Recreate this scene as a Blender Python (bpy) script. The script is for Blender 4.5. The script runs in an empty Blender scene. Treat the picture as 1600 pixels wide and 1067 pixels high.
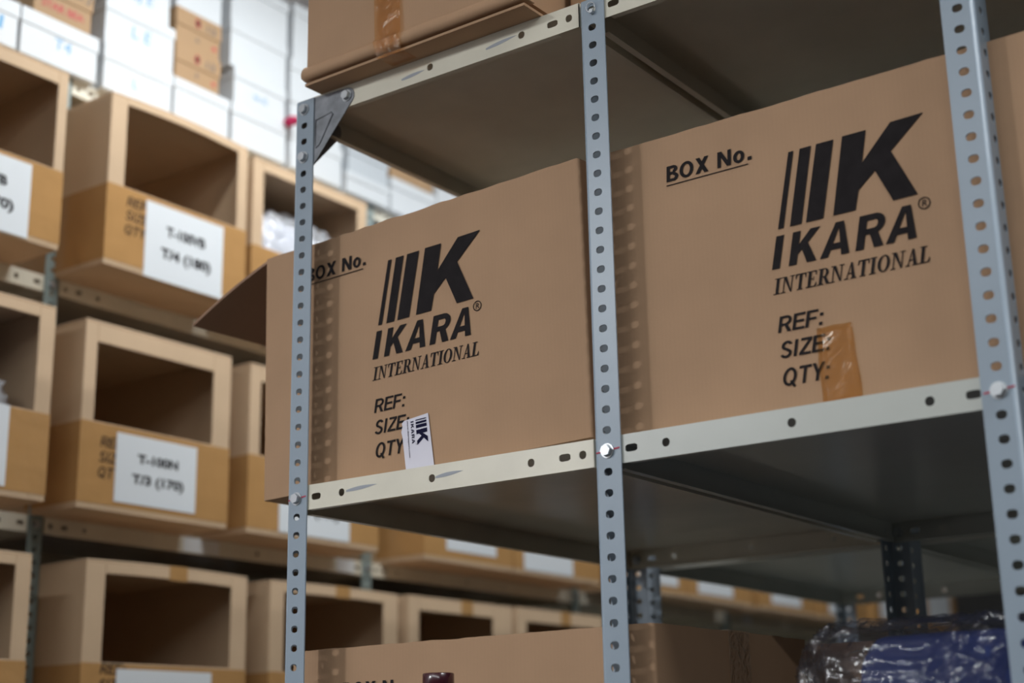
import bpy, bmesh, math, random
from mathutils import Vector, Matrix, noise
random.seed(7)
S = bpy.context.scene
COL = S.collection
Z0 = 1.80            # height of the main shelf bolt row above the floor

# ------------------------------------------------------------------ camera
cam = bpy.data.cameras.new('camera')
cam.sensor_width = 36.0
cam.lens = 2345.5317 / 1600 * 36
cam.clip_start = 0.05
cam.dof.use_dof = True
cam.dof.focus_distance = 1.95
cam.dof.aperture_fstop = 2.8
camo = bpy.data.objects.new('camera', cam); COL.objects.link(camo)
R = [[0.811786, 0.583648, -0.018916], [-0.171746, 0.207668, -0.963004], [-0.558128, 0.785002, 0.268822]]
C = [1.44299, -1.50688, -0.35541]
camo.matrix_world = Matrix(((R[0][0], -R[1][0], -R[2][0], C[0]),
                            (R[0][1], -R[1][1], -R[2][1], C[1]),
                            (R[0][2], -R[1][2], -R[2][2], C[2] + Z0), (0, 0, 0, 1)))
S.camera = camo

# ------------------------------------------------------------------ world, exposure
w = bpy.data.worlds.new('world'); S.world = w; w.use_nodes = True
w.node_tree.nodes['Background'].inputs[0].default_value = (0.8, 0.9, 1.0, 1)
w.node_tree.nodes['Background'].inputs[1].default_value = 0.02
S.view_settings.view_transform = 'Standard'
S.view_settings.look = 'None'
S.view_settings.exposure = 0.12
S.view_settings.gamma = 1.0
S.view_settings.use_curve_mapping = False

# ------------------------------------------------------------------ ceiling tubes (twin fluorescent battens) and added fill lights
CEIL = 4.50
def lamp(x, y, power, lx=0.09, ly=1.25, z=None, col=(0.95, 0.985, 1.0)):
    d = bpy.data.lights.new('ceiling_or_fill_lamp', 'AREA'); d.shape = 'RECTANGLE'
    d.size = lx; d.size_y = ly; d.energy = power; d.color = col
    o = bpy.data.objects.new('ceiling_or_fill_lamp', d); COL.objects.link(o)
    o.location = (x, y, z if z else CEIL - 0.12)
    return o
lamp(-1.25, -3.10, 76, 0.28, 0.28, 3.25)        # lamp at the head of the aisle
lamp(-0.38, 0.70, 18, z=3.46)                            # aisle between the racks
lamp(-0.38, 3.10, 17, z=3.46)
lamp(1.10, 0.90, 30)                             # added over the racks to lift the left rack's lower cartons
lamp(1.10, 3.20, 8)  # farther one of the two added lights over the racks
lamp(0.40, -2.75, 34, 1.5, 0.09, 3.30)                 # added soft fill for the front faces, in two lengths
lamp(2.10, -2.75, 34, 1.5, 0.09, 3.30)  # second length of the added fill
lamp(2.85, -0.42, 60)                            # next aisle on the right

# ------------------------------------------------------------------ materials
def mat(name, col, rough=0.6, metal=0.0, bump=0.0, bscale=200, blotch=0.0, blscale=6, spec=None, coat=0.0, stripe=0.0):
    m = bpy.data.materials.new(name); m.use_nodes = True
    nt = m.node_tree; b = nt.nodes['Principled BSDF']
    b.inputs['Base Color'].default_value = (*col, 1)
    b.inputs['Roughness'].default_value = rough
    b.inputs['Metallic'].default_value = metal
    if spec is not None: b.inputs['Specular IOR Level'].default_value = spec
    if coat: b.inputs['Coat Weight'].default_value = coat; b.inputs['Coat Roughness'].default_value = 0.08
    tc = nt.nodes.new('ShaderNodeTexCoord')
    if blotch:
        n = nt.nodes.new('ShaderNodeTexNoise'); n.inputs['Scale'].default_value = blscale; n.inputs['Detail'].default_value = 6
        nt.links.new(tc.outputs['Object'], n.inputs['Vector'])
        r = nt.nodes.new('ShaderNodeMapRange'); r.inputs[1].default_value = 0.3; r.inputs[2].default_value = 0.7
        r.inputs[3].default_value = 1 - blotch; r.inputs[4].default_value = 1 + blotch
        nt.links.new(n.outputs[0], r.inputs[0])
        last = r.outputs[0]
        if stripe:
            wv = nt.nodes.new('ShaderNodeTexWave'); wv.inputs['Scale'].default_value = 55; wv.inputs['Distortion'].default_value = 1.5
            wv.inputs['Detail'].default_value = 2
            nt.links.new(tc.outputs['Object'], wv.inputs['Vector'])
            r2 = nt.nodes.new('ShaderNodeMapRange'); r2.inputs[3].default_value = 1 - stripe; r2.inputs[4].default_value = 1 + stripe
            nt.links.new(wv.outputs[1], r2.inputs[0])
            mu = nt.nodes.new('ShaderNodeMath'); mu.operation = 'MULTIPLY'
            nt.links.new(last, mu.inputs[0]); nt.links.new(r2.outputs[0], mu.inputs[1]); last = mu.outputs[0]
        sc = nt.nodes.new('ShaderNodeVectorMath'); sc.operation = 'SCALE'; sc.inputs[0].default_value = col
        nt.links.new(last, sc.inputs[3]); nt.links.new(sc.outputs[0], b.inputs['Base Color'])
    if bump:
        n = nt.nodes.new('ShaderNodeTexNoise'); n.inputs['Scale'].default_value = bscale; n.inputs['Detail'].default_value = 3
        nt.links.new(tc.outputs['Object'], n.inputs['Vector'])
        bp = nt.nodes.new('ShaderNodeBump'); bp.inputs['Strength'].default_value = bump; bp.inputs['Distance'].default_value = 0.004
        nt.links.new(n.outputs[0], bp.inputs['Height']); nt.links.new(bp.outputs[0], b.inputs['Normal'])
    return m
def film(name, tint=(1, 1, 1), opacity=0.25, rough=0.1, bump=0.6, bscale=14, scat=(0.75, 0.75, 0.78), shine=0.0):
    """thin clear plastic: transparent, with a glossy crinkled coat and a little milky scatter"""
    m = bpy.data.materials.new(name); m.use_nodes = True; nt = m.node_tree
    nt.nodes.remove(nt.nodes['Principled BSDF']); out = nt.nodes['Material Output']
    tr = nt.nodes.new('ShaderNodeBsdfTransparent'); tr.inputs[0].default_value = (*tint, 1)
    gl = nt.nodes.new('ShaderNodeBsdfPrincipled'); gl.inputs['Base Color'].default_value = (*scat, 1); gl.inputs['Roughness'].default_value = rough
    gl.inputs['Specular IOR Level'].default_value = 1.0
    tc = nt.nodes.new('ShaderNodeTexCoord'); n = nt.nodes.new('ShaderNodeTexNoise'); n.inputs['Scale'].default_value = bscale; n.inputs['Detail'].default_value = 4
    n.inputs['Distortion'].default_value = 1.2
    bp = nt.nodes.new('ShaderNodeBump'); bp.inputs['Strength'].default_value = bump; bp.inputs['Distance'].default_value = 0.02
    nt.links.new(tc.outputs['Object'], n.inputs['Vector']); nt.links.new(n.outputs[0], bp.inputs['Height']); nt.links.new(bp.outputs[0], gl.inputs['Normal'])
    mx = nt.nodes.new('ShaderNodeMixShader'); mx.inputs[0].default_value = opacity
    nt.links.new(tr.outputs[0], mx.inputs[1]); nt.links.new(gl.outputs[0], mx.inputs[2]); g2 = nt.nodes.new('ShaderNodeBsdfGlossy'); g2.inputs['Roughness'].default_value = rough
    fr = nt.nodes.new('ShaderNodeLayerWeight'); pw = nt.nodes.new('ShaderNodeMath'); pw.operation = 'POWER'; pw.inputs[1].default_value = 4
    ml = nt.nodes.new('ShaderNodeMath'); ml.operation = 'MULTIPLY_ADD'; ml.inputs[1].default_value = 0.5; ml.inputs[2].default_value = shine
    nt.links.new(bp.outputs[0], g2.inputs['Normal']); nt.links.new(bp.outputs[0], fr.inputs['Normal'])
    nt.links.new(fr.outputs['Facing'], pw.inputs[0]); nt.links.new(pw.outputs[0], ml.inputs[0])
    m2 = nt.nodes.new('ShaderNodeMixShader'); nt.links.new(ml.outputs[0], m2.inputs[0]); nt.links.new(mx.outputs[0], m2.inputs[1]); nt.links.new(g2.outputs[0], m2.inputs[2])
    nt.links.new(m2.outputs[0], out.inputs[0])
    return m
M = {}
M['card'] = mat('kraft_cardboard', (0.42, 0.262, 0.158), 0.75, blotch=0.05, blscale=9, stripe=0.008, bump=0.03, bscale=300, spec=0.25)
M['card_shaded'] = mat('kraft_cardboard_shaded', (0.33, 0.205, 0.14), 0.85, blotch=0.05, blscale=9, spec=0.15)  # same kraft, darkened to put the end flap's shade into the colour
M['card_lit'] = mat('kraft_cardboard_lit', (0.585, 0.42, 0.275), 0.75, blotch=0.06, blscale=7, stripe=0.006, spec=0.25)  # same kraft, with strong light on the left cartons lifted into the colour
M['card_brown'] = mat('brown_shoebox_card', (0.40, 0.25, 0.13), 0.7, blotch=0.04)
M['tape'] = mat('brown_packing_tape', (0.46, 0.255, 0.10), 0.13, bump=0.4, bscale=26, blotch=0.06, blscale=12)
M['clear_tape'] = film('clear_packing_tape', (1, 0.95, 0.88), 0.18, 0.12, 0.5, 60, (0.6, 0.5, 0.4))
M['ink'] = mat('black_print_ink', (0.022, 0.019, 0.020), 0.9, blotch=0.15, blscale=60, spec=0.08)
M['ink_navy'] = mat('navy_print_ink', (0.010, 0.010, 0.035), 0.8, spec=0.1)
M['ink_grey'] = mat('grey_print_ink', (0.08, 0.08, 0.09), 0.5)
M['ink_blue'] = mat('blue_marker_ink', (0.12, 0.36, 0.62), 0.5)
M['ink_red'] = mat('red_print_ink', (0.45, 0.035, 0.03), 0.5)
M['paper'] = mat('white_label_paper', (0.74, 0.77, 0.80), 0.35)
M['sticker'] = mat('white_polythene_sticker', (0.66, 0.65, 0.74), 0.22, bump=0.12, bscale=40)
M['steel'] = mat('blue_grey_painted_steel', (0.27, 0.33, 0.395), 0.36, blotch=0.03, blscale=5)
M['steel_green'] = mat('green_grey_painted_steel', (0.24, 0.30, 0.295), 0.4, blotch=0.04)
M['cream'] = mat('cream_painted_steel', (0.70, 0.66, 0.55), 0.24, blotch=0.05, blscale=12, bump=0.02, bscale=80)
M['cream_dull'] = mat('matt_cream_painted_steel', (0.68, 0.64, 0.53), 0.5, blotch=0.05, blscale=12, spec=0.3)
M['cream_cool'] = mat('pale_grey_painted_steel', (0.50, 0.515, 0.48), 0.24, blotch=0.03, blscale=8)
M['zinc'] = mat('zinc_plated_steel', (0.48, 0.50, 0.52), 0.32, metal=0.8)
M['cast'] = mat('galvanised_plate', (0.20, 0.21, 0.23), 0.5, metal=0.35, blotch=0.3, blscale=40, bump=0.1, bscale=120)
M['scuff'] = mat('blue_grey_scuff', (0.33, 0.35, 0.39), 0.6)
M['redthread'] = mat('red_marker', (0.42, 0.02, 0.06), 0.6)
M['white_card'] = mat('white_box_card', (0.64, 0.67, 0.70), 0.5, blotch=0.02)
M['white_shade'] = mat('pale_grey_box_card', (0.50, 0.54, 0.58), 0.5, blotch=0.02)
M['blue_cloth'] = mat('blue_cloth', (0.006, 0.018, 0.10), 0.8)
M['grey_cloth'] = mat('dark_grey_cloth', (0.06, 0.06, 0.075), 0.85)
M['lilac_cloth'] = mat('lilac_grey_cloth', (0.36, 0.33, 0.43), 0.8)
M['white_cloth'] = mat('white_cloth', (0.75, 0.78, 0.82), 0.8)
M['film'] = film('clear_polythene', (0.93, 0.93, 0.96), 0.08, 0.13, 1.0, 13, (0.14, 0.14, 0.17), 0.06)
M['film_milky'] = film('milky_polythene', (0.95, 0.95, 1), 0.42, 0.12, 1.0, 13, (0.80, 0.82, 0.86), 0.05)
M['maroon'] = mat('maroon_painted_tube', (0.045, 0.006, 0.012), 0.25, coat=0.3)
M['pink'] = mat('crimson_cloth', (0.45, 0.01, 0.08), 0.7)
M['wall'] = mat('painted_wall', (0.66, 0.62, 0.63), 0.8, blotch=0.02)
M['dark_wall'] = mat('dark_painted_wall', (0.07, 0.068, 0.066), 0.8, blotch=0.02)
M['ceil'] = mat('painted_ceiling', (0.80, 0.80, 0.80), 0.8)
M['floor'] = mat('dark_grey_concrete', (0.032, 0.030, 0.028), 0.45, blotch=0.12, blscale=2)

# ------------------------------------------------------------------ mesh helpers
class MB:
    def __init__(s): s.v = []; s.f = []; s.sm = []
    def add(s, vs, fs, smooth=False):
        o = len(s.v); s.v += [tuple(v) for v in vs]
        for f in fs: s.f.append(tuple(i + o for i in f)); s.sm.append(smooth)
        return s
    def box(s, x0, x1, y0, y1, z0, z1):
        return s.add([(x0,y0,z0),(x1,y0,z0),(x1,y1,z0),(x0,y1,z0),(x0,y0,z1),(x1,y0,z1),(x1,y1,z1),(x0,y1,z1)],
                     [(0,3,2,1),(4,5,6,7),(0,1,5,4),(1,2,6,5),(2,3,7,6),(3,0,4,7)])
    def slab(s, pts, n, t):
        """a flat polygon given thickness t along n (n = outward front normal)"""
        n = Vector(n); k = len(pts); a = [Vector(p) for p in pts]; b = [p - n * t for p in a]
        fs = [tuple(range(k)), tuple(range(2*k-1, k-1, -1))] + [(i, i+k, (i+1) % k + k, (i+1) % k) for i in range(k)]
        return s.add(a + b, fs)
    def tube(s, pts, r, n=10, cap=True, smooth=True):
        pts = [Vector(p) for p in pts]; vs = []; fs = []
        for i, p in enumerate(pts):
            t = (pts[min(i+1, len(pts)-1)] - pts[max(i-1, 0)]).normalized()
            a = t.cross(Vector((0, 0, 1)) if abs(t.z) < 0.9 else Vector((1, 0, 0))).normalized(); b = t.cross(a)
            rr = r[i] if isinstance(r, (list, tuple)) else r
            for k in range(n):
                th = 2 * math.pi * k / n; vs.append(p + (a * math.cos(th) + b * math.sin(th)) * rr)
        for i in range(len(pts) - 1):
            for k in range(n):
                fs.append((i*n+k, i*n+(k+1) % n, (i+1)*n+(k+1) % n, (i+1)*n+k))
        s.add(vs, fs, smooth)
        if cap:
            o = len(s.v) - len(vs); s.f.append(tuple(o + k for k in range(n))[::-1]); s.sm.append(False)
            e = o + (len(pts)-1)*n; s.f.append(tuple(e + k for k in range(n))); s.sm.append(False)
        return s
    def plate(s, O, U, V, L, H, holes, t):
        """rectangle O + u*U + v*V with real punched holes (u, v, half width, half height, power); thickness t to the back (U x V is front)"""
        O, U, V = Vector(O), Vector(U), Vector(V); N = U.cross(V)
        P = lambda u, v, d=0: O + U * u + V * v - N * d
        cells = []; holes = sorted(holes); m = 0.0
        edges = [0.0]
        for i, h in enumerate(holes):
            lo = h[0] - h[2] * 1.25; hi = h[0] + h[2] * 1.25
            if lo > edges[-1] + 1e-6: cells.append((edges[-1], lo, None))
            lo = max(lo, edges[-1])
            if i + 1 < len(holes): hi = min(hi, (h[0] + holes[i+1][0]) / 2)
            hi = min(hi, L)
            cells.append((lo, hi, h)); edges.append(hi)
        if edges[-1] < L - 1e-6: cells.append((edges[-1], L, None))
        for a, b, h in cells:
            if h is None:
                s.add([P(a,0),P(b,0),P(b,H),P(a,H),P(a,0,t),P(b,0,t),P(b,H,t),P(a,H,t)], [(0,1,2,3),(7,6,5,4),(4,5,1,0),(3,2,6,7)])
                continue
            cu, cv, hw, hh, pw = h
            angs = [2*math.pi*k/20 for k in range(20)] + [math.atan2(v-cv, u-cu) % (2*math.pi) for u in (a, b) for v in (0, H)]
            angs = sorted(set(round(x, 6) for x in angs)); n = len(angs); ou = []; inn = []
            for th in angs:
                c, q = math.cos(th), math.sin(th)
                ks = []
                if c > 1e-9: ks.append((b-cu)/c)
                if c < -1e-9: ks.append((a-cu)/c)
                if q > 1e-9: ks.append((H-cv)/q)
                if q < -1e-9: ks.append((0-cv)/q)
                k = min(ks); ou.append((cu+c*k, cv+q*k))
                r = (abs(c/hw)**pw + abs(q/hh)**pw) ** (-1/pw); inn.append((cu+c*r, cv+q*r))
            vs = [P(*p) for p in ou] + [P(*p) for p in inn] + [P(*p, t) for p in ou] + [P(*p, t) for p in inn]; fs = []
            for i in range(n):
                j = (i+1) % n
                fs += [(i, j, n+j, n+i), (2*n+j, 2*n+i, 3*n+i, 3*n+j), (n+i, n+j, 3*n+j, 3*n+i)]
                if abs(ou[i][1]-ou[j][1]) < 1e-7: fs.append((j, i, 2*n+i, 2*n+j))
            s.add(vs, fs)
        # ends
        for u, flip in ((0, False), (L, True)):
            q = [P(u,0),P(u,H),P(u,H,t),P(u,0,t)]
            s.add(q, [(0,1,2,3) if not flip else (3,2,1,0)])
        return s
    def mesh(s, name, m):
        me = bpy.data.meshes.new(name); me.from_pydata(s.v, [], s.f); me.update()
        for p, q in zip(me.polygons, s.sm): p.use_smooth = q
        me.materials.append(m); return me
    def build(s, name, m, parent=None, bevel=0, loc=(0,0,0), rot=(0,0,0)):
        return put(name, s.mesh(name, m), parent, loc, rot, bevel)
def put(name, me, parent=None, loc=(0,0,0), rot=(0,0,0), bevel=0):
    o = bpy.data.objects.new(name, me); COL.objects.link(o); o.parent = parent; o.location = loc; o.rotation_euler = rot
    if bevel:
        b = o.modifiers.new('bevel', 'BEVEL'); b.width = bevel; b.segments = 2; b.limit_method = 'ANGLE'; b.angle_limit = 0.7
    return o
def tag(o, label, cat, group=None):
    o['label'] = label; o['category'] = cat
    if group: o['group'] = group
    return o
def thing(name, label, cat, loc, rz=0, group=None):
    o = bpy.data.objects.new(name, None); COL.objects.link(o); o.empty_display_size = 0.05
    o.location = (loc[0], loc[1], loc[2] + Z0); o.rotation_euler = (0, 0, rz)
    return tag(o, label, cat, group)
def struct(name, mb, m):
    o = mb.build(name, m); o['kind'] = 'structure'; return o

# ------------------------------------------------------------------ lettering (flat ink on faces that look to local -Y)
def flat(polys, name, m, parent, y=-0.0006, lab=None):
    """polys: lists of (x, z)"""
    mb = MB()
    for i_, p in enumerate(polys):
        ar = sum(p[i][0]*p[(i+1) % len(p)][1] - p[(i+1) % len(p)][0]*p[i][1] for i in range(len(p)))
        if ar < 0: p = p[::-1]
        mb.add([(a, y - 3e-6*(i_ % 40), b) for a, b in p], [tuple(range(len(p)))])
    o = mb.build(name, m, parent)
    if lab: o['label'] = lab
    return o
def text_polys(s, bold=0.0, shear=0.0):
    cu = bpy.data.curves.new('t', 'FONT'); cu.body = s; cu.offset = bold; cu.resolution_u = 4; cu.size = 1.0
    ob = bpy.data.objects.new('t', cu); COL.objects.link(ob)
    dg = bpy.context.evaluated_depsgraph_get(); dg.update()
    me = bpy.data.meshes.new_from_object(ob.evaluated_get(dg))
    vs = [(v.co.x, v.co.y) for v in me.vertices]; ps = [[vs[i] for i in p.vertices] for p in me.polygons]
    bpy.data.objects.remove(ob); bpy.data.curves.remove(cu); bpy.data.meshes.remove(me)
    xs = [x for p in ps for x, _ in p]; ys = [y for p in ps for _, y in p]
    x0, x1, y0, y1 = min(xs), max(xs), min(ys), max(ys)
    ps = [[((x-x0)/(x1-x0), (y-y0)/(y1-y0)) for x, y in p] for p in ps]
    return ps
_tc = {}
def text(s, u0, z0, wd, ht, bold=0.0, shear=0.0):
    k = (s, bold)
    if k not in _tc: _tc[k] = text_polys(s, bold)
    return [[(u0 + x*wd + shear*y*ht, z0 + y*ht) for x, y in p] for p in _tc[k]]
def rect(x0, x1, z0, z1): return [(x0,z0),(x1,z0),(x1,z1),(x0,z1)]
def arc(cx, cz, rx, rz, ix, iz, a0, a1, n=14):
    out = []
    for i in range(n):
        p = a0 + (a1-a0)*i/n; q = a0 + (a1-a0)*(i+1)/n
        out.append([(cx+rx*math.cos(p), cz+rz*math.sin(p)), (cx+rx*math.cos(q), cz+rz*math.sin(q)),
                    (cx+ix*math.cos(q), cz+iz*math.sin(q)), (cx+ix*math.cos(p), cz+iz*math.sin(p))])
    return out
H2 = math.pi/2
def sans(ch, w):
    """advance and strokes of a plain upright sans letter of cap height 1, stroke width w"""
    h = w*.86
    D_ = math.radians
    if ch == 'B': return .76, [rect(0,w,0,1), rect(w*.5,.38,1-h,1), rect(w*.5,.38,.52-h/2,.52+h/2), rect(w*.5,.40,0,h)] + arc(.36,.75+h*.12,.27,.25-h*.12,.27-w,.25-h*1.12,-H2,H2) + arc(.38,.26,.30,.26+h*.1,.30-w,.26-h*.9,-H2,H2)
    if ch in 'OQ':
        g = arc(.40,.5,.40,.515,.40-w,.515-h,0,2*math.pi,28)
        if ch == 'Q': g.append([(.42,.24),(.55,.30),(.84,-.06),(.72,-.14)])
        return .92, g
    if ch == 'X': return .80, [[(0,0),(w*1.2,0),(.74,1),(.74-w*1.2,1)], [(.74-w*1.2,0),(.74,0),(w*1.2,1),(0,1)]]
    if ch == 'N': return .88, [rect(0,w,0,1), rect(.76-w,.76,0,1), [(0,1),(w*1.15,1),(.76,0),(.76-w*1.15,0)]]
    if ch == 'o': return .74, arc(.31,.37,.31,.385,.31-w,.385-h,0,2*math.pi,24)
    if ch == '.': return .34, [rect(.05,.05+w*1.15,0,w*1.1)]
    if ch == ':': return .34, [rect(.06,.06+w*1.1,0,w*1.05), rect(.06,.06+w*1.1,.56,.56+w*1.05)]
    if ch == 'R': return .82, [rect(0,w,0,1), rect(w*.5,.42,1-h,1), rect(w*.5,.42,.46-h/2,.46+h/2), [(.30,.46),(.30+w*1.2,.46),(.76,0),(.76-w*1.25,0)]] + arc(.40,.73-h*.12,.31,.27+h*.12,.31-w,.27-h*.88,-H2,H2)
    if ch == 'E': return .74, [rect(0,w,0,1), rect(0,.66,1-h,1), rect(0,.62,.5-h*.4,.5+h*.6), rect(0,.68,0,h)]
    if ch == 'F': return .70, [rect(0,w,0,1), rect(0,.64,1-h,1), rect(0,.58,.48-h*.4,.48+h*.6)]
    if ch == 'S': return .76, arc(.335,.735,.31,.28,.31-w,.28-h,D_(18),D_(262),16) + arc(.335,.262,.33,.277,.33-w,.277-h,D_(-165),D_(92),16) + [[(.26,.455),(.33,.455),(.45,.54),(.30,.60)]]
    if ch == 'I': return .36, [rect(.04,.04+w,0,1)]
    if ch == 'Z': return .74, [rect(.03,.66,1-h,1), rect(0,.67,0,h), [(0,h),(w*1.1,h),(.66,1-h),(.66-w*1.1,1-h)]]
    if ch == 'T': return .76, [rect(.36-w/2,.36+w/2,0,1), rect(0,.72,1-h,1)]
    if ch == 'Y': return .78, [rect(.37-w/2,.37+w/2,0,.45), [(0,1),(w*1.15,1),(.37+w*.5,.42),(.37-w*.5,.42)], [(.74,1),(.74-w*1.15,1),(.37-w*.5,.42),(.37+w*.5,.42)]]
    return .45, []
def word(t, u0, z0, wd, ht, w=.17, shear=0.0):
    ps = []; x = 0
    for ch in t:
        adv, g = sans(ch, w); ps += [[(x+a, b) for a, b in p] for p in g]; x += adv
    mx = max(a for p in ps for a, _ in p); k = wd/mx
    return [[(u0 + a*k + shear*b*ht, z0 + b*ht) for a, b in p] for p in ps]
SANS = {
 'I': [rect(0, .25, 0, 1)],
 'K': [[(0,0),(.25,0),(.25,.30),(.36,.43),(.58,0),(.88,0),(.53,.60),(.87,1),(.56,1),(.25,.60),(.25,1),(0,1)]],
 'A': [[(0,0),(.25,0),(.53,1),(.36,1)], [(.66,0),(.91,0),(.62,1),(.45,1)], [(.13,.20),(.80,.20),(.74,.38),(.19,.38)], [(.36,1),(.62,1),(.60,.80),(.40,.80)]],
 'R': [rect(0,.25,0,1), rect(.2,.47,.82,1), rect(.2,.47,.41,.58), [(.36,.46),(.62,.46),(.84,0),(.56,0)]] + arc(.47,.705,.34,.295,.12,.125,-H2,H2),
}
def ikara(u0, z0, h, wd, shear=.215):
    ps = []
    for ch, x in (('I',0),('K',.54),('A',1.53),('R',2.63),('A',3.54)):
        for p in SANS[ch]: ps.append([(x+a, b) for a, b in p])
    return [[(u0 + a/4.45*wd + shear*b*h, z0 + b*h) for a, b in p] for p in ps]
def ser(x, w=.40): return [rect(x-w/2, x+w/2, 0, .055), rect(x-w/2, x+w/2, .945, 1)]
SERIF = {
 'I': (.46, [rect(.14,.32,0,1)] + ser(.23,.44)),
 'N': (.88, [rect(.15,.21,0,1), rect(.66,.72,0,1), [(.12,1),(.32,1),(.72,.0),(.64,0)], rect(.02,.34,0,.055), rect(.02,.22,.945,1), rect(.53,.85,.945,1)]),
 'T': (.74, [rect(.28,.46,0,1), rect(.03,.71,.925,1), [(.03,.70),(.07,.70),(.12,.93),(.03,.93)], [(.71,.70),(.67,.70),(.62,.93),(.71,.93)], rect(.18,.56,0,.055)]),
 'E': (.72, [rect(.13,.31,0,1), rect(.02,.64,.94,1), rect(.02,.67,0,.06), rect(.3,.48,.48,.54), rect(.45,.49,.38,.64), [(.64,.72),(.60,.72),(.54,.95),(.64,.95)], [(.68,.28),(.64,.28),(.56,.05),(.67,.05)]]),
 'R': (.80, [rect(.13,.31,0,1), rect(.02,.42,.945,1), rect(.3,.42,.46,.52), [(.36,.50),(.54,.50),(.80,0),(.60,0)], rect(.02,.42,0,.055), rect(.60,.82,0,.055)] + arc(.42,.73,.26,.27,.09,.21,-H2,H2)),
 'A': (.80, [[(.14,0),(.20,0),(.44,1),(.38,1)], [(.52,0),(.72,0),(.47,1),(.36,1)], rect(.22,.58,.30,.36), rect(.02,.30,0,.055), rect(.44,.80,0,.055)]),
 'O': (.82, arc(.41,.5,.37,.51,.19,.45,0,2*math.pi,24)),
 'L': (.70, [rect(.13,.31,0,1), rect(.02,.44,.945,1), rect(.02,.64,0,.06), [(.66,.30),(.62,.30),(.54,.05),(.65,.05)]]),
}
def international(u0, z0, h, wd, shear=.20):
    ps = []; x = 0
    for ch in 'INTERNATIONAL':
        adv, g = SERIF[ch]
        ps += [[(x+a, b) for a, b in p] for p in g]; x += adv
    k = (wd - shear*h) / x
    return [[(u0 + a*k + shear*b*h, z0 + b*h) for a, b in p] for p in ps]
LOGO = [[(.2825,.3152),(.2760,.3152),(.2557,.2227),(.2629,.2227)], [(.2907,.3155),(.3052,.3155),(.2860,.2227),(.2712,.2227)],
        [(.3118,.3157),(.3337,.3157),(.3136,.2229),(.2917,.2229)],
        [(.3448,.3165),(.3740,.3165),(.3663,.2785),(.4039,.3180),(.4429,.3188),(.4016,.2832),(.4280,.2245),(.3991,.2240),(.3807,.2647),(.3592,.2463),(.3537,.2234),(.3261,.2232)]]
def reg_mark(u, z, r):
    ps = arc(u, z, r, r, r*.82, r*.82, 0, 2*math.pi, 28)
    return ps + text('R', u-r*.38, z-r*.52, r*.85, r*1.04, 0.0, 0.12)
def carton_print(parent, f, y=-.0006, full=True):
    """f maps the layout's (u, z) to the box's own face"""
    mp = lambda ps: [[f(a, b) for a, b in p] for p in ps]
    if full:
        flat(mp(LOGO), 'printed_logo', M['ink'], parent, y)
        flat(mp(ikara(.2444, .1748, .0397, .1775)), 'printed_name', M['ink'], parent, y)
        flat(mp(international(.2436, .1440, .0190, .1946)), 'printed_name', M['ink'], parent, y)
        flat(mp(reg_mark(.4342, .2125, .0072)), 'printed_mark', M['ink'], parent, y)
        flat(mp(word('REF:', .2464, .0974, .0555, .0192, 0.17, .20)), 'printed_text', M['ink'], parent, y)
        flat(mp(word('SIZE:', .2465, .0666, .0617, .0195, 0.17, .20)), 'printed_text', M['ink'], parent, y)
        flat(mp(word('QTY:', .2470, .0335, .0575, .0205, 0.17, .20)), 'printed_text', M['ink'], parent, y)
    flat(mp(word('BOX No.', .1085, .3190, .1190, .0205, .195, .05) + [rect(.1080, .2225, .3135, .3148)]), 'printed_text', M['ink'], parent, y)

# ------------------------------------------------------------------ room shell
b = MB(); b.box(-1.75, 4.2, -3.6, 7.2, -.1, 0); struct('floor', b, M['floor'])
b = MB(); b.box(-1.75, 4.2, -3.6, 7.2, CEIL, CEIL+.1); struct('ceiling', b, M['ceil'])
b = MB(); b.box(-1.75, -1.62, -3.6, 7.2, 0, CEIL); struct('wall_left', b, M['wall'])
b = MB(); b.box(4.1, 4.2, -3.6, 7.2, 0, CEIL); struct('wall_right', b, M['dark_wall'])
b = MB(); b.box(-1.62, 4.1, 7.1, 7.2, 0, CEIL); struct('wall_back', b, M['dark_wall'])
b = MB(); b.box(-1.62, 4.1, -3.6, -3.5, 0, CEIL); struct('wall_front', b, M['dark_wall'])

# ------------------------------------------------------------------ slotted-angle shelving
PITCH = 0.02547; FW = 0.037; TH = 0.002
def post_mesh(zlo, zhi, mirror, m, phase=0.0, fb=FW):
    """L section, outer corner at the origin: flange A runs +X (faces -Y), flange B runs +Y (faces -X); mirror flips X"""
    mb = MB(); r = 0.005; L = zhi - zlo
    hs = []
    k = math.ceil((zlo + .004 - phase) / PITCH)
    while phase + k*PITCH < zhi - .006:
        z = phase + k*PITCH - zlo; hs.append((z, (FW-r)/2 + .0008, .0048, .0059, 2.5)); k += 1
    # plate: u runs up (Z), v across
    mb.plate((FW, 0, zlo), (0,0,1), (-1,0,0), L, FW - r, [(h[0], FW-.0185, h[2], h[3], h[4]) for h in hs], TH)
    mb.plate((0, r, zlo), (0,0,1), (0,1,0), L, fb - r, [(h[0], fb*.52-r, h[2], h[3], h[4]) for h in hs], TH)
    n = 6; vs = []; fs = []
    for z in (zlo, zhi):
        for rr in (r, r - TH):
            for i in range(n+1):
                a = math.pi + H2*i/n; vs.append((r + rr*math.cos(a), r + rr*math.sin(a), z))
    q = n+1
    for i in range(n):
        fs += [(i, i+1, 2*q+i+1, 2*q+i), (q+i+1, q+i, 3*q+i, 3*q+i+1), (2*q+i, 2*q+i+1, 3*q+i+1, 3*q+i), (i+1, i, q+i, q+i+1)]
    mb.add(vs, fs, True)
    if mirror:
        mb.v = [(-x, y, z) for x, y, z in mb.v]; mb.f = [f[::-1] for f in mb.f]
    # weld the bend's smooth normals to the flats
    me = mb.mesh('upright_post', m)
    return me
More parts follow.
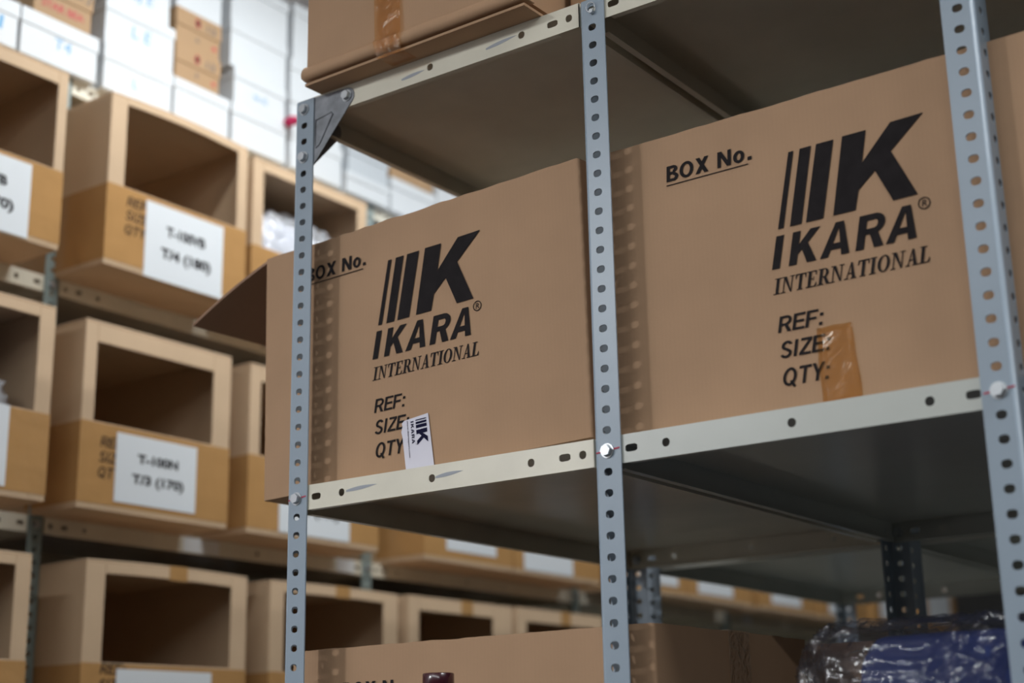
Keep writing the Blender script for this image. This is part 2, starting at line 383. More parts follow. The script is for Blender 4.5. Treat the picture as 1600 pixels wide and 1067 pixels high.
def panel_mesh(L, D, H, holes, m):
    """tray-shaped shelf, origin at front left, top at z=0; lips hang down H"""
    mb = MB(); t = .0012
    mb.box(0, L, 0, D, -t, 0)
    mb.plate((0,0,-H), (1,0,0), (0,0,1), L, H - t, [(u, H/2, hw, hh, pw) for u, hw, hh, pw in holes], t)
    mb.plate((L,D,-H), (-1,0,0), (0,0,1), L, H - t, [(L-u, H/2, hw, hh, pw) for u, hw, hh, pw in holes], t)
    sh = [(.032, H*.45, .003, .006, 4), (D-.032, H*.45, .003, .006, 4)]
    mb.plate((0,D,-H), (0,-1,0), (0,0,1), D, H - t, sh, t)
    mb.plate((L,0,-H), (0,1,0), (0,0,1), D, H - t, sh, t)
    mb.box(t, .010, .035, D-.035, -H, -H+t); mb.box(L-.010, L-t, .035, D-.035, -H, -H+t)
    mb.box(.035, L-.035, t, .009, -H, -H+t); mb.box(.035, L-.035, D-.009, D-t, -H, -H+t)
    return mb.mesh('shelf_panel', m)
def bolt_mesh(axis_len=.0055, r=.0074):
    mb = MB()
    for rr, y0, y1, n in ((r*1.22, 0, -.0014, 20), (r, -.0014, -.0014-axis_len, 6)):
        vs = [(rr*math.cos(2*math.pi*k/n+.3), y0, rr*math.sin(2*math.pi*k/n+.3)) for k in range(n)]
        vs += [(rr*(.93 if n == 6 else 1)*math.cos(2*math.pi*k/n+.3), y1, rr*(.93 if n == 6 else 1)*math.sin(2*math.pi*k/n+.3)) for k in range(n)]
        mb.add(vs, [tuple(range(n, 2*n))] + [(k, n+k, n+(k+1) % n, (k+1) % n) for k in range(n)])
    mb.v = [v for v in mb.v]
    return mb.mesh('bolt', M['zinc'])
BOLT = bolt_mesh()
SLOT = lambda u: (u, .0085, .0046, 4)
RND = lambda u: (u, .0052, .0052, 2.3)
D = .915
LH = .0345
def holes_for(L, off):
    if L < .5: return [SLOT(.0396), RND(.0868), RND(.2479), RND(.4066), SLOT(.4538), RND(.481)]
    return [SLOT(off+.0327), RND(off+.0795), RND(off+.2367), RND(L-off-.2367+.16), SLOT(L-off-.0262), RND(L-off)]

# front rack: three bays, open at the front to local -Y
def build_rack(name, label, loc, rz, fronts, bays, levels, depth, ztop, H, pm, panel_mats, extra=None, hole_off=.0165, phase=Z0):
    root = thing(name, label, 'shelving rack', (loc[0], loc[1], -Z0), rz)
    ms = {f: post_mesh(0, ztop, f, pm, phase) for f in (False, True)}
    for x, mir in fronts:
        put('upright_post', ms[mir] if not (mir and extra) else post_mesh(0, ztop, True, pm, phase, extra), root, (x, 0, 0))
        put('upright_post', ms[not mir], root, (x, depth, 0), (0, 0, math.pi))
    cache = {}
    for bi, (x0, x1) in enumerate(bays):
        for li, z in enumerate(levels):
            if extra and bi == 2 and li: continue
            key = (round(x1-x0, 4), panel_mats(bi, li))
            if key not in cache:
                L = x1-x0
                hs = sorted(holes_for(L, hole_off)) if L < .7 else sorted([RND(hole_off), SLOT(hole_off+.034), RND(hole_off+.085), RND(L*.42), RND(L*.6), RND(L-hole_off-.085), SLOT(L-hole_off-.034), RND(L-hole_off)])
                cache[key] = panel_mesh(L, depth-.0072, H, hs, M[key[1]])
            put('shelf_panel', cache[key], root, (x0, .0036, z))
    return root
KLEV = [23, 0, -24, -47, -69]
front_levels = [Z0 + k*PITCH + .0178 for k in KLEV]
FR = build_rack('shelving_rack', 'tall blue-grey slotted steel rack in front holding the two big printed cartons', (0, 0), 0,
                [(-.0185, False), (.4905, False), (1.0000, True)], [(-.0165, .4876), (.5005, .9980), (1.003, 1.5085)],
                front_levels, D, Z0 + .601, LH, M['steel'], lambda bi, li: 'cream_dull' if li == 0 else ('cream' if bi == 0 else 'cream_cool'), extra=.045)
for x in (0.0, .509, .9815):
    for k in (0, -24):
        put('bolt', BOLT, FR, (x, 0, Z0 + k*PITCH), (0, .3*x, 0))
        if k == 0:
            mk = MB(); mk.box(-.0165, .0165, -.0004, 0, -.0009, .0009)
            o = mk.build('red_marking', M['redthread'], FR, loc=(x + .0005, -.0002, Z0 + k*PITCH + .0004), rot=(0, -.10, 0)); o['label'] = 'red marker line through the bolt'
    if x != .509: put('bolt', BOLT, FR, (x, 0, Z0 + 23*PITCH))
put('bolt', BOLT, FR, (0.0, 0, Z0 + 20*PITCH))
put('bolt', BOLT, FR, (.083, .0018, Z0 + 23*PITCH))
mb = MB(); mb.tube([(.0065*math.cos(t*.3), -.003, .0065*math.sin(t*.3)) for t in range(22)], .0007, 6)
mb.tube([(.002, 0, -.007), (.002, -.006, -.007)], .0032, 6, True, False)
o = mb.build('bolt', M['zinc'], FR, loc=(.509, 0, Z0 + 23*PITCH + .002)); o['label'] = 'bolt end with a wire ring'
# rear bolts seen from inside
for x in (0.0, .509, .9815):
    put('bolt', BOLT, FR, (x, D-.0045, Z0))
# gusset plates at the top of the left post
def gusset(depthwise):
    ps = [(.004, .016), (.004, -.094), (.018, -.092)]
    ps += [(.083 + .0135*math.cos(a), -.0005 + .0135*math.sin(a)) for a in [math.radians(t) for t in (-38, -15, 10, 35, 60, 88)]]
    mb = MB()
    if not depthwise: mb.slab([(a, 0, c) for a, c in ps], (0,-1,0), .0014)
    else: mb.slab([(0, a, c) for a, c in ps][::-1], (-1,0,0), .0014)
    rg = [(.022, -.022), (.053, -.017), (.056, -.021), (.030, -.062), (.0235, -.066), (.021, -.061), (.022, -.022)]
    mb.tube([((a, -.0003, c) if not depthwise else (-.0003, a, c)) for a, c in rg], .0013, 6)
    return mb
gusset(False).build('gusset_plate', M['cast'], FR, loc=(-.0005, .0021, Z0 + 23*PITCH))
gusset(True).build('gusset_plate', M['cast'], FR, loc=(-.0165 + .0002, .002, Z0 + 23*PITCH))
# scuffs beside the holes of the cream lips
def scuff(x, z, l, dz, th=.0032):
    mb = MB(); n = 8; ps = []
    up = [(l*i/n, dz*i/n + th*math.sin(math.pi*min(1, (i/n)*.8+.2))) for i in range(n+1)]
    lo = [(l*i/n, dz*i/n - th*.6*math.sin(math.pi*min(1, (i/n)*.9+.1))) for i in range(n, -1, -1)]
    mb.slab([(a, 0, c) for a, c in lo[::-1]] + [(a, 0, c) for a, c in up[::-1]], (0,-1,0), .0003)
    o = mb.build('scuff_mark', M['scuff'], FR, loc=(x, .0033, Z0+z)); o['label'] = 'blue-grey scuff on the cream lip'
scuff(.088, .0005, .055, .004); scuff(.243, .0005, .045, .004)
scuff(.185, 23*PITCH - .005, .042, .004); scuff(.335, 23*PITCH - .003, .052, .006)
# rack standing back to back with it
RR = build_rack('shelving_rack', 'second slotted steel rack standing back to back behind the printed cartons', (0, D + .045), 0,
                [(-.0185, False), (.4905, False), (1.0000, True)], [(-.0165, .4876), (.5005, .9980), (1.003, 1.5085)],
                front_levels, D, Z0 + .601, LH, M['steel'], lambda bi, li: 'cream_cool', extra=.045)  # darker paint on this rack stands in for shade under its shelves
# left-hand rack across the aisle: its front faces +X
XB = -1.07
lc = [-.60, .39, 1.395, 2.355, 3.33, 4.30, 5.28]
LZ = [1.099, .638, .136, -.366, -.87, -1.37, -1.70]
LR = build_rack('shelving_rack', 'long green-grey slotted rack across the aisle on the left, full of open-fronted cartons', (XB, 0), math.pi/2,
                [(x, True) for x in lc], [(lc[i] + .003, lc[i+1] - .003) for i in range(6)], [Z0 + z for z in LZ], .46, Z0 + 1.100, .035,
                M['steel_green'], lambda bi, li: 'cream', phase=Z0+.118)
for x in lc[1:5]:
    for z in (.620, .118, -.384): put('bolt', BOLT, LR, (x-.0185, 0, Z0+z))
def shelf_label(x0, x1, z0, z1):
    mb = MB(); mb.box(x0, x1, .0022, .0034, z0, z1); o = mb.build('shelf_label', M['paper'], LR, loc=(0, 0, Z0)); o['label'] = 'pale card label stuck on the shelf lip'
shelf_label(.765, .872, .103, .1345); shelf_label(1.265, 1.33, .103, .1345); shelf_label(3.33+.10, 3.33+.17, .105, .134)

# ------------------------------------------------------------------ cartons
def ring_pts(w, d, r, nu):
    """counter-clockwise outline from front left, with rounded corners"""
    ps = []
    for (cx, cy, a0), (ex, ey), n in (((r, r, math.pi), (w-r, 0), nu), ((w-r, r, 1.5*math.pi), (w, d-r), nu//2), ((w-r, d-r, 0), (r, d), nu), ((r, d-r, H2), (0, r), nu//2)):
        for i in range(4): a = a0 + H2*i/3; ps.append((cx + r*math.cos(a), cy + r*math.sin(a)))
        sx, sy = ps[-1]
        for i in range(1, n): ps.append((sx + (ex-sx)*i/n, sy + (ey-sy)*i/n))
    return ps
def carton_body(w, d, h, t=.005, bulge=.002, jag=.0012, seed=0, closed=False, nu=40, nv=10):
    mb = MB(); out = ring_pts(w, d, .004, nu); n = len(out)
    inn = [(min(max(x, t), w-t), min(max(y, t), d-t)) for x, y in out]
    vs = []
    for layer, pts in ((0, out), (1, inn)):
        for k in range(nv+1):
            z = h*k/nv if layer == 0 else t + (h-t)*k/nv
            for x, y in pts:
                f = noise.noise((x*4+seed, y*4, z*5)); g = math.sin(math.pi*min(1, k/nv))
                cxx, cyy = (x-w/2)/w, (y-d/2)/d
                ox = oy = 0
                if layer == 0:
                    if abs(cyy) >= abs(cxx)*.999 and (y < .002 or y > d-.002): oy = (1 if cyy > 0 else -1)*bulge*(g*.6+.8*f)*(1-abs(2*cxx)**6)
                    elif x < .002 or x > w-.002: ox = (1 if cxx > 0 else -1)*bulge*(g*.6+.8*f)*(1-abs(2*cyy)**6)
                zz = z
                if k == nv: zz += jag*noise.noise((x*140+seed, y*140, 3)) + jag*.8*noise.noise((x*22, y*22, seed))
                vs.append((x+ox, y+oy, zz))
    fs = []
    for layer in (0, 1):
        o = layer*(nv+1)*n
        for k in range(nv):
            for i in range(n):
                j = (i+1) % n; f = (o+k*n+i, o+k*n+j, o+(k+1)*n+j, o+(k+1)*n+i); fs.append(f if layer == 0 else f[::-1])
    o2 = (nv+1)*n
    for i in range(n):
        j = (i+1) % n; fs.append((nv*n+i, nv*n+j, o2+nv*n+j, o2+nv*n+i))
    fs.append(tuple(range(n))[::-1]); fs.append(tuple(o2+i for i in range(n)))
    mb.add(vs, fs)
    if closed: mb.box(.002, w-.002, .002, d-.002, h-.004, h+.001)
    return mb
class Face:
    pass
def carton(label, a, ang, w, d, h, z, seed, group=None, **k):
    t = thing('cardboard_box', label, 'box', (a[0], a[1], z), ang, group)
    carton_body(w, d, h, seed=seed, **k).build('box_body', M['card'], t)
    return t
ZP = .0180
# the two large printed cartons on the middle shelf
LB = carton('big printed brown carton on the left, its flap sticking out past the leftmost post', (-.112, .0465), 0, .582, .400, .3725, .0157, 1, bulge=.0006, jag=.002)
LB.rotation_euler = (0, -.02, -.0287)
carton_print(LB, lambda u, v: (u - (.0262 if u > .24 else .0210), v - .0045), -.0012)
# loose end flap, folded out from the top of the left side
fl = MB(); nn = 10; vs = []
for i in range(nn+1):
    s_ = i/nn; x = -.160*s_; zz = .372 - .052*s_ - .016*s_*s_
    for y in (.004, .396):
        vs += [(x, y - (.006 if y < .1 else -.004)*s_, zz), (x, y - (.006 if y < .1 else -.004)*s_, zz-.0045)]
fs = []
for i in range(nn):
    o = i*4; fs += [(o, o+2, o+6, o+4), (o+1, o+5, o+7, o+3), (o, o+4, o+5, o+1), (o+2, o+3, o+7, o+6)]
fs += [(0,1,3,2), (nn*4, nn*4+2, nn*4+3, nn*4+1)]
fl.add(vs, fs); fl.build('end_flap', M['card_shaded'], LB)
# sticker on the left carton
st = [(.3189,.0760),(.2765,.0722),(.2722,.0690),(.2731,.0640),(.2708,.0570),(.2730,.0490),(.2790,-.004),(.3285,-.004)]
mb = MB(); mb.slab([(u, -.0021, v) for u, v in st], (0,-1,0), .0004)
sk = mb.build('sticker', M['sticker'], LB); sk['label'] = 'white sticker printed with a small dark logo'
def on_sticker(ps, o):   # layout x runs down the sticker, layout z runs to the right
    return [[(o[0] + b + a*.07, o[1] - a + b*.03) for a, b in p] for p in ps]
un = lambda ps, k, sh=.215, z0=.2227: [[(((a-.2557) - sh*(b-z0))*k, (b-z0)*k) for a, b in p] for p in ps]
flat(on_sticker(un(LOGO, .205), (.2968, .0700)), 'printed_logo', M['ink_navy'], sk, -.0025)
flat(on_sticker(ikara(0, 0, .0050, .0310, 0), (.2882, .0690)), 'printed_name', M['ink_navy'], sk, -.0025)
flat(on_sticker(reg_mark(.0325, .0080, .0015), (.2882, .0690)), 'printed_mark', M['ink_grey'], sk, -.0025)
flat(on_sticker(text('www.ikarasport.com', 0, 0, .0520, .0030, .02), (.2806, .0715)), 'printed_text', M['ink_navy'], sk, -.0025)
# right carton
ar = math.atan2(-.010, .582)
RB = carton('big printed brown carton between the middle and right posts, strip of tape over its lettering', (.478, .041), ar, .606, .400, .381, ZP, 5, bulge=.0006)
carton_print(RB, lambda u, v: (u, v), -.0012)
tp = MB(); n = 12; vs = []; fs = []
edge = [(.2945,.0938),(.3405,.0925)]
for i in range(n+1):
    s_ = i/n; v = -.001 + .095*s_
    u0 = .2958 - .0015*s_ + .0006*math.sin(9*s_); u1 = .3432 - .004*s_ + .0012*math.sin(7*s_)
    if s_ > .8: u1 -= .003*(s_-.8)*5
    for j in range(7):
        q = j/6; vs.append((u0 + (u1-u0)*q, -.0017 - (.0007*abs(noise.noise((q*5, v*60, 1))) if i > 4 else 0), v + .0012*noise.noise((q*9, s_, 4))))
for i in range(n):
    for j in range(6): o = i*7+j; fs.append((o, o+1, o+8, o+7))
tp.add(vs, fs, True)
M['tape_front'] = film('brown_translucent_tape', (1.0, .91, .77), .10, .14, .08, 26, (.30, .15, .05))
o = tp.build('packing_tape', M['tape_front'], RB); so = o.modifiers.new('thick', 'SOLIDIFY'); so.thickness = .0002
# carton on the bottom shelf
ab = math.atan2(-.015, .595); ZB = -24*PITCH + ZP
BB = carton('printed brown carton on the lowest shelf, only its upper part in view, right side dark', (-.060, .060), ab, .596, .395, .391, ZB, 9, bulge=.0006)
bd = -ZB - .018
carton_print(BB, lambda u, v: (u - .1085 + .0975, v + .0045), -.0012, full=False)
tb = MB(); tb.box(0, .0006, -.027, .027, .20, .392); tb.box(-.02, .0006, -.027, .027, .3915, .3925)
tb.build('packing_tape', M['clear_tape'], BB, loc=(.5985, .20, 0))
# carton behind it in the second row
carton('plain brown carton in the second row behind the bottom printed carton', (.03, .475), 0, .600, .400, .386, ZB, 12)
# carton on the top shelf
TZ = 23*PITCH + ZP
TB = carton('worn brown carton with crushed bottom edge on the top shelf', (.031, -.031), -.012, .394, .40, .32, TZ + .011, 15, closed=True, bulge=.004, nv=14)
mb = MB(); n = 30; vs = []; fs = []
for i in range(n+1):
    s_ = i/n; x = -.005 + .404*s_; dz = .003*noise.noise((s_*6, 0, 2)); k = .5 + .5*noise.noise((s_*7, 3, 1))
    for y, zz in ((.001, .020+dz), (-.0025-.002*k, .014+dz), (-.0045-.002*k, .006+dz), (-.004, .000+dz*.6), (.003, -.002+dz*.4), (.02, -.0015)):
        vs.append((x, y, zz))
for i in range(n):
    for k in range(5): o = i*6+k; fs.append((o, o+1, o+7, o+6))
mb.add(vs, fs, True); lipo = mb.build('crushed_edge', M['card'], TB); q = lipo.modifiers.new('thick', 'SOLIDIFY'); q.thickness = .002
mb = MB(); mb.box(-.002, .396, .0005, .396, -.0108, -.0070); mb.build('bottom_flap', M['card'], TB, rot=(.0, 0, 0))
mb = MB(); mb.slab([(.139, -.0056, .018), (.186, -.0056, .018), (.182, -.0046, .30), (.131, -.0046, .30)], (0,-1,0), .0006); mb.slab([(.143, -.0050, -.0112), (.187, -.0050, -.0112), (.186, -.0102, .012), (.139, -.0102, .012)], (0,-1,0), .0006); mb.slab([(.139, -.0102, .012), (.186, -.0102, .012), (.186, -.0056, .018), (.139, -.0056, .018)], (0,-1,0), .0006); mb.box(.143, .187, -.005, .03, -.0116, -.0110)
M['tape_old'] = film('old_brown_tape', (1.0, .88, .72), .12, .16, .3, 30, (.42, .28, .16))
o = mb.build('packing_tape', M['tape_old'], TB); o['label'] = 'strip of shiny brown tape'
# brown box seen in the gap beyond it, its own thing
T2 = carton('brown carton on the top shelf just right of the worn carton, mostly out of view', (.437, .06), 0, .40, .42, .30, TZ, 17, closed=True)

T2.location.z += .0005
MB().box(.006, .040, .125, .205, -.0004, -.0001).build('paper_label', M['paper'], T2)
# ------------------------------------------------------------------ maroon tube in front of the bottom carton
t = thing('pole', 'glossy maroon tube end in front of the bottom printed carton', 'pole', (.266, -.022, -Z0))
MB().tube([(0,0,0), (0,0,Z0-.2525)], .0185, 28).build('shaft', M['maroon'], t)
MB().tube([(0,0,Z0-.275), (0,0,Z0-.251), (0,0,Z0-.2500)], [.0196, .0196, .0185], 28).build('end_cap', M['maroon'], t)

# ------------------------------------------------------------------ soft bundles
def blob(cx, cy, cz, rx, ry, rz, pw=3.0, amp=.08, freq=3.0, seed=0, nu=44, nv=24, ridge=0.0):
    mb = MB(); vs = []; fs = []
    sg = lambda c, e: math.copysign(abs(c)**e, c)
    for j in range(nv+1):
        ph = -H2 + math.pi*j/nv
        for i in range(nu):
            th = 2*math.pi*i/nu; e = 2/pw
            x, y, z = sg(math.cos(ph), e)*sg(math.cos(th), e), sg(math.cos(ph), e)*sg(math.sin(th), e), sg(math.sin(ph), e)
            p = Vector((x*rx, y*ry, z*rz)); k = 1 + amp*noise.fractal(p*freq/max(rx, ry, rz) + Vector((seed, seed*2.3, 0)), 1.0, 2.0, 4)
            if ridge: k += ridge*(1-abs(noise.noise(p*freq*2.2/max(rx, ry, rz) + Vector((seed, 5, 1)))))**5
            vs.append((cx + p.x*k, cy + p.y*k, max(cz + p.z*k, cz - rz)))
    for j in range(nv):
        for i in range(nu): fs.append((j*nu+i, j*nu+(i+1) % nu, (j+1)*nu+(i+1) % nu, (j+1)*nu+i))
    mb.add(vs, fs, True); return mb
t = thing('garment_bag', 'pile of blue and dark clothing in crinkled clear plastic on the lowest shelf', 'bag', (.835, .27, ZB))
blob(.030, -.02, .184, .098, .195, .180, 8, .03, 3, 3).build('folded_garment', M['blue_cloth'], t)
o = blob(-.068, .05, .168, .055, .13, .160, 5, .04, 3, 4).build('folded_garment', M['grey_cloth'], t); o['label'] = 'dark grey folded garment'
blob(-.005, 0, .190, .146, .225, .188, 5.5, .025, 3.8, 6, 150, 90, ridge=.055).build('plastic_wrap', M['film'], t)

# ------------------------------------------------------------------ open-fronted cartons across the aisle (face looks to +X)
def bow(mb, y0, y1, amt, ztop):
    mb.v = [(x, y, z + (amt*math.sin(math.pi*max(0, min(1, (x-y0)/(y1-y0)))) if z > ztop - .07 else 0)) for x, y, z in mb.v]
def seg_box(mb, x0, x1, y0, y1, z0, z1, n=10):
    vs = []; fs = [(0, 1, 2, 3), (n*4+3, n*4+2, n*4+1, n*4)]
    for i in range(n+1):
        x = x0+(x1-x0)*i/n; vs += [(x, y0, z0), (x, y0, z1), (x, y1, z1), (x, y1, z0)]
    for i in range(n):
        for k in range(4): a, b = i*4+k, i*4+(k+1) % 4; fs.append((b, a, a+4, b+4))
    mb.add(vs, fs)
CART = 'open-fronted cartons on the left rack'
def bin_box(label, y0, y1, zb, h, win, lab=None, xf=-.93, d=.56, lines=None, top_tape=False, arch=0.0, print_at=None, light=True, yaw=0.0, sideface=True):
    """win = (left, right, bottom, top) of the cut-out measured from the box's lower left corner; lab = the white sheet likewise"""
    w = y1 - y0; t = .005
    root = thing('cardboard_box', label, 'box', (xf, y0, zb), math.pi/2 + yaw, CART)
    a, b_, c, e = win; mb = MB()
    mb.box(0, w, 0, d, 0, t); mb.box(0, t, t, d, t, h-t); mb.box(w-t, w, t, d, t, h-t); mb.box(t, w-t, d-t, d, t, h-t)
    seg_box(mb, 0, w, 0, d, h-t, h)
    mb.box(0, a, 0, t, t, h-t); mb.box(b_, w, 0, t, t, h-t); mb.box(a, b_, 0, t, t, c); seg_box(mb, a, b_, 0, t, e, h-t)
    if arch: bow(mb, 0, w, arch, h)
    mb.build('box_body', M['card_lit'], root, bevel=.0015)
    # tape wound round the lower part, over the front and both sides
    tb = MB(); q = .0007
    tb.box(-q, w+q, -q, 0, .012, c-.002); tb.box(-q, 0, 0, .16, .012, c-.004); tb.box(w, w+q, 0, .16, .012, c-.004)
    o = tb.build('packing_tape', M['tape'], root); o['label'] = 'shiny brown tape over the lower front'
    if top_tape:
        tt = MB(); tt.box(w*.49, w*.60, -q, 0, e+.002, h+arch); tt.box(w*.49, w*.60, -q, .06, h+arch, h+arch+.0008); tt.build('packing_tape', M['tape'], root)
    if print_at:
        u, v = print_at; k = 1.0
        ps = word('REF:', u, v+.062, .060, .021, 0.17, .20) + word('SIZE:', u-.002, v+.031, .066, .021, 0.17, .20) + word('QTY:', u-.004, v, .062, .021, 0.17, .20)
        flat(ps, 'printed_text', M['ink'], root, -.0012)
    if lab:
        l0, l1, b0, b1 = lab; s = MB(); s.slab([(l0, -.0019, b0), (l1, -.0019, b0), (l1, -.0019, b1), (l0, -.0019, b1)], (0,-1,0), .0004)
        so = s.build('paper_label', M['paper'], root); so['label'] = 'white paper label'
        if lines:
            lw, lh = l1-l0, b1-b0
            flat(text(lines[0], l0+lw*.26, b0+lh*.60, lw*.50, lh*.14, .04), 'printed_text', M['ink'], so, -.0023)
            flat(text(lines[1], l0+lw*.20, b0+lh*.26, lw*.64, lh*.18, .04), 'printed_text', M['ink'], so, -.0023)
    return root
A_, B_, D_ = .638, .136, -.366
bin_box('carton at the left edge on the upper shelf, glossy creased tape across its white label', -.130, .272, A_, .385, (.035, .378, .168, .352), (.10, .327, .004, .158), xf=-.925, lines=('T-100VB', 'T/3 (170)'))
bin_box('empty open-fronted carton labelled T/4 (180) on the upper shelf', .376, .772, A_, .382, (.043, .366, .180, .362), (.104, .326, .000, .168), xf=-.915, arch=.008, lines=('T-100VB', 'T/4 (180)'), print_at=(.052, .078))
bin_box('open-fronted carton on the upper shelf filled with white plastic, just left of the front post', .806, 1.205, A_, .380, (.034, .365, .165, .352), (.10, .32, .003, .155), xf=-.93)
bin_box('carton at the left edge on the middle shelf with lilac clothing inside', -.120, .282, B_, .388, (.036, .365, .172, .360), (.085, .310, .018, .172), xf=-.93)
bin_box('empty open-fronted carton labelled T/3 (170) on the middle shelf', .356, .756, B_, .384, (.031, .349, .177, .340), (.090, .306, .022, .163), xf=-.93, lines=('T-100N', 'T/3 (170)'), print_at=(.050, .066))
bin_box('carton on the middle shelf whose label reads (110), half hidden by the overhanging printed carton', .815, 1.255, B_, .384, (.034, .40, .177, .345), (.098, .335, .012, .165), xf=-.93, lines=('T-100N', 'T/1 (110)'))
bin_box('carton at the left edge on the lower shelf', -.150, .264, D_, .402, (.036, .379, .206, .378), None, xf=-.93)
bin_box('dark empty carton on the lower shelf at bottom left with a curved top edge', .390, .823, D_, .405, (.048, .387, .209, .378), (.085, .335, .04, .198), xf=-.93, arch=.004, top_tape=True, print_at=(.045, .125))
bin_box('empty carton on the lower shelf directly behind the left front post', .893, 1.330, D_, .405, (.045, .385, .209, .380), (.09, .33, .04, .195), xf=-.93, arch=.003, top_tape=True)
bin_box('empty carton third along the lower shelf, right of the left front post', 1.372, 1.805, D_, .408, (.040, .350, .209, .373), (.09, .33, .04, .195), xf=-.93, top_tape=True)
bin_box('carton fourth along the lower shelf, cut off by the middle front post', 1.832, 2.262, D_, .410, (.042, .385, .209, .373), (.09, .33, .04, .195), xf=-.93, top_tape=True)
far = [(1.432, 1.812, (.09, .305, .032), 'carton seen just under the cream shelf, right of the second rack post, label hanging low'),
       (1.822, 2.255, (.044, .286, .012), 'carton under the left shelf with a white label, just left of the middle front post'),
       (2.385, 2.770, (.09, .33, .03), 'carton mostly behind the middle front post on the far middle shelf'),
       (2.780, 3.230, (.066, .308, .022), 'far carton with white label right of the dark rear post under the shelf'),
       (3.300, 3.755, (.08, .323, .026), 'far carton second right of the dark rear post under the shelf'),
       (3.790, 4.230, (.077, .30, .022), 'far carton whose label is cut by a thin far post'),
       (4.300, 4.700, (.07, .30, .035), 'far carton between the thin far post and the thicker rear post'),
       (4.830, 5.250, (.083, .35, .06), 'farthest carton on the left rack, just above the blue bag')]
for y0, y1, (l0, l1, b0), s in far:
    bin_box(s, y0, y1, B_, .384, (.034, y1-y0-.034, .177, .345), (l0, l1, b0, b0+.15), xf=-.93)

def bundle(label, y, x, z, rx, ry, rz, cloth, wrap, seed, **k):
    t = thing('garment_bundle', label, 'clothing bundle', (x, y, z), math.pi/2)
    blob(0, 0, rz, rx*.92, ry*.92, rz*.93, 3.2, .06, 3, seed).build('folded_garment', M[cloth], t)
    blob(0, 0, rz, rx, ry, rz, 3.4, .05, 4, seed+1, 70, 40, ridge=.07).build('plastic_wrap', M[wrap], t)
    return t
bundle('white clothing in shiny plastic inside the upper-shelf carton', 1.005, -1.12, A_+.0055, .165, .17, .150, 'white_cloth', 'film_milky', 2)
bundle('lilac-grey clothing in shiny plastic inside the left-edge carton', .075, -1.12, B_+.0055, .165, .17, .135, 'lilac_cloth', 'film_milky', 7)
bundle('pale plastic-wrapped clothing on the upper shelf beyond the second rack post', 1.60, -1.08, A_+.001, .19, .19, .215, 'white_cloth', 'film_milky', 11)

# ------------------------------------------------------------------ boxes stacked on top of the left rack
WG = 'white lidded boxes on top of the left rack'
def lid_box(label, y0, y1, z0, z1, lid=.036, col='white_card', xf=-1.05, d=.32, name='shoe_box', group=WG, extra=None, side='white_shade'):
    w = y1-y0; h = z1-z0; root = thing(name, label, 'box', (xf, y0, z0), math.pi/2, group); g = .0025
    MB().box(g, w-g, g, d-g, 0, h-.003).build('box_body', M[col], root, bevel=.001)
    MB().box(0, w, 0, d, h-lid, h-.0006).build('lid', M[col], root, bevel=.0012)
    if extra: extra(root, w, h, lid)
    return root
def scribble(words, u, v, wd, ht, m='ink_blue', y=.0019, nm='handwriting'):
    def f(root, w, h, lid): flat(text(words, u*w, v*h, wd, ht, .0, .1), nm, M[m], root, y)
    return f
Zc = 1.0996
lid_box('white lidded box marked 1 at the far left of the top stack', -.02, .232, Zc, 1.207, extra=scribble('1', .80, .30, .010, .032))
lid_box('long white lidded box under the brown box with red lettering', .236, .440, Zc, 1.207, extra=scribble('T4', .42, .38, .045, .026))
def redprint(root, w, h, lid):
    flat(text('STAR BEA', .022, .020, .112, .019, .03), 'printed_text', M['ink_red'], root, .0019)
    flat(text('BZ J', .085, h-.055, .06, .022, .01, .1), 'handwriting', M['ink_grey'], root, -.0006)
lid_box('brown box with red lettering on the white box at top left', .262, .418, 1.2074, 1.330, .070, 'card_brown', extra=redprint, name='shoe_box', group='brown boxes on top of the left rack')
lid_box('bottom white box of the stack left of the brown shoe boxes', .455, .657, Zc, 1.2065, extra=scribble('L', .42, .25, .014, .024))
lid_box('middle white box with blue writing left of the brown shoe boxes', .452, .657, 1.2067, 1.3185, .027, extra=scribble('L E', .38, .38, .055, .030))
lid_box('top white box with blue writing above the stack left of the brown shoe boxes', .447, .640, 1.3187, 1.426, .030, extra=scribble('BJ E', .40, .20, .060, .028))
def mark(root, w, h, lid):
    v = h - lid*.52; u = w*.47
    flat(arc(u, v, .0085, .012, .0001, .0001, 0, 2*math.pi, 20), 'printed_mark', M['ink_red'], root, -.0006)
    flat(arc(u, v, .0055, .0085, .0001, .0001, 0, 2*math.pi, 20), 'printed_mark', M['ink'], root, -.0009)
    flat(text('13', w*.68, v-.012, .026, .019, .01), 'printed_text', M['ink_grey'], root, -.0006)
    flat(text('a', w*.45, (h-lid)*.45, .010, .011, .01), 'printed_text', M['ink_grey'], root, .0019)
    flat([rect(w*.82, w*.90, (h-lid)*.4, (h-lid)*.62)], 'printed_mark', M['ink_red'], root, .0019)
BG_ = 'brown boxes on top of the left rack'
lid_box('white box under the two brown shoe boxes', .661, .838, Zc, 1.203, .026)
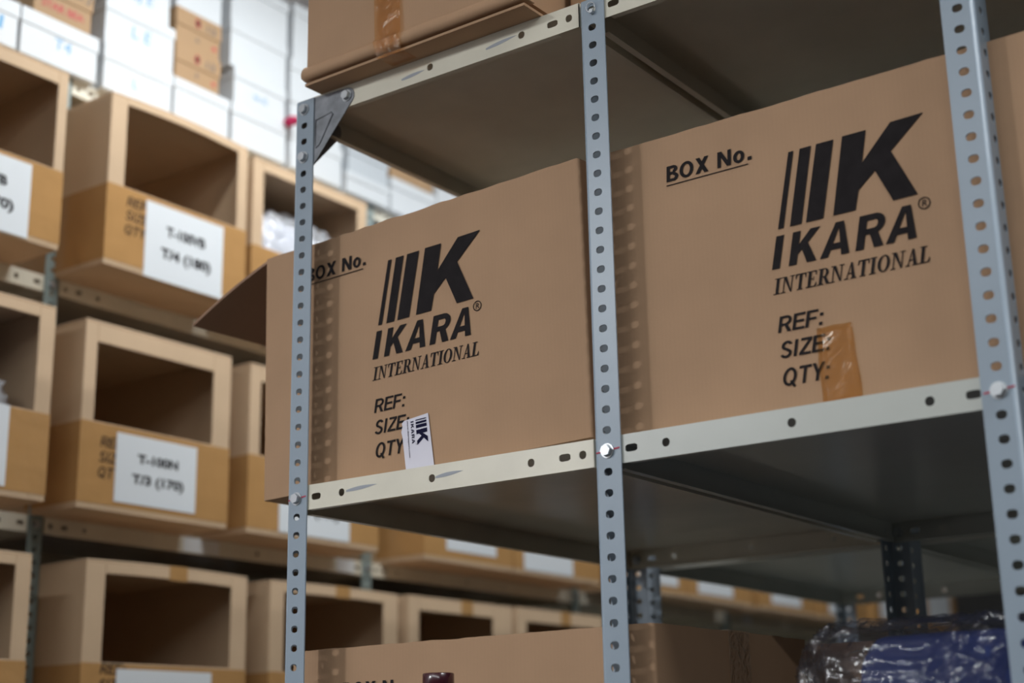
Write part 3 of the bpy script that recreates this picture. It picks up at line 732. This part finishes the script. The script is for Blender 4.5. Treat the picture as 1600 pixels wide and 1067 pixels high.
lid_box('lower brown shoe box with a red ring mark on its lid', .659, .803, 1.2032, 1.2920, .045, 'card_brown', extra=mark, group=BG_)
lid_box('upper brown shoe box with a red ring mark on its lid', .657, .801, 1.2922, 1.3860, .045, 'card_brown', extra=mark, group=BG_)
lid_box('white box on top of the two brown shoe boxes', .655, .803, 1.3862, 1.490, .03)
lid_box('bottom white box of the tall stack right of the brown shoe boxes', .845, 1.035, Zc, 1.2070, .03)
lid_box('second white box up with faint blue writing, right of the brown shoe boxes', .848, 1.030, 1.2072, 1.300, .028, extra=scribble('No 42', .38, .30, .045, .016))
lid_box('third white box up in the tall stack right of the brown shoe boxes', .832, 1.030, 1.3002, 1.422, .028)
lid_box('topmost white box of the tall stack right of the brown shoe boxes', .830, 1.032, 1.4222, 1.548, .03)
lid_box('bottom white box behind the leftmost front post', 1.048, 1.245, Zc, 1.2080, .03)
lid_box('second white box behind the leftmost front post', 1.045, 1.240, 1.2082, 1.308, .03)
lid_box('third white box up behind the leftmost front post', 1.043, 1.240, 1.3082, 1.400, .03)
lid_box('highest white box beside the worn carton on the front rack', 1.050, 1.245, 1.4002, 1.560, .03)
lid_box('lower white box in the gap under the top shelf, right of the leftmost post', 1.262, 1.438, Zc, 1.160, .02)
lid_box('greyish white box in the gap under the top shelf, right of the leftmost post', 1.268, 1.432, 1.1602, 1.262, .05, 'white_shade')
lid_box('white box under the small brown box in the gap below the top shelf', 1.444, 1.640, Zc, 1.198, .03)
lid_box('brown box glimpsed in the gap just below the top shelf edge', 1.440, 1.630, 1.1982, 1.29, .04, 'card_brown', group=BG_)
lid_box('white box at the right end of the gap above the left printed carton', 1.648, 1.850, Zc, 1.205, .03)
lid_box('upper white box at the right end of the gap above the left printed carton', 1.650, 1.850, 1.2052, 1.31, .03, 'white_card')
o = blob(0, 0, .012, .022, .012, .012, 2.2, .3, 3, 9, 24, 12).build('cloth_ribbon', M['pink'], None, loc=(-1.035, 1.033, Z0 + 1.2)); 
tag(o, 'small crimson cloth end poking out between the white boxes', 'ribbon')
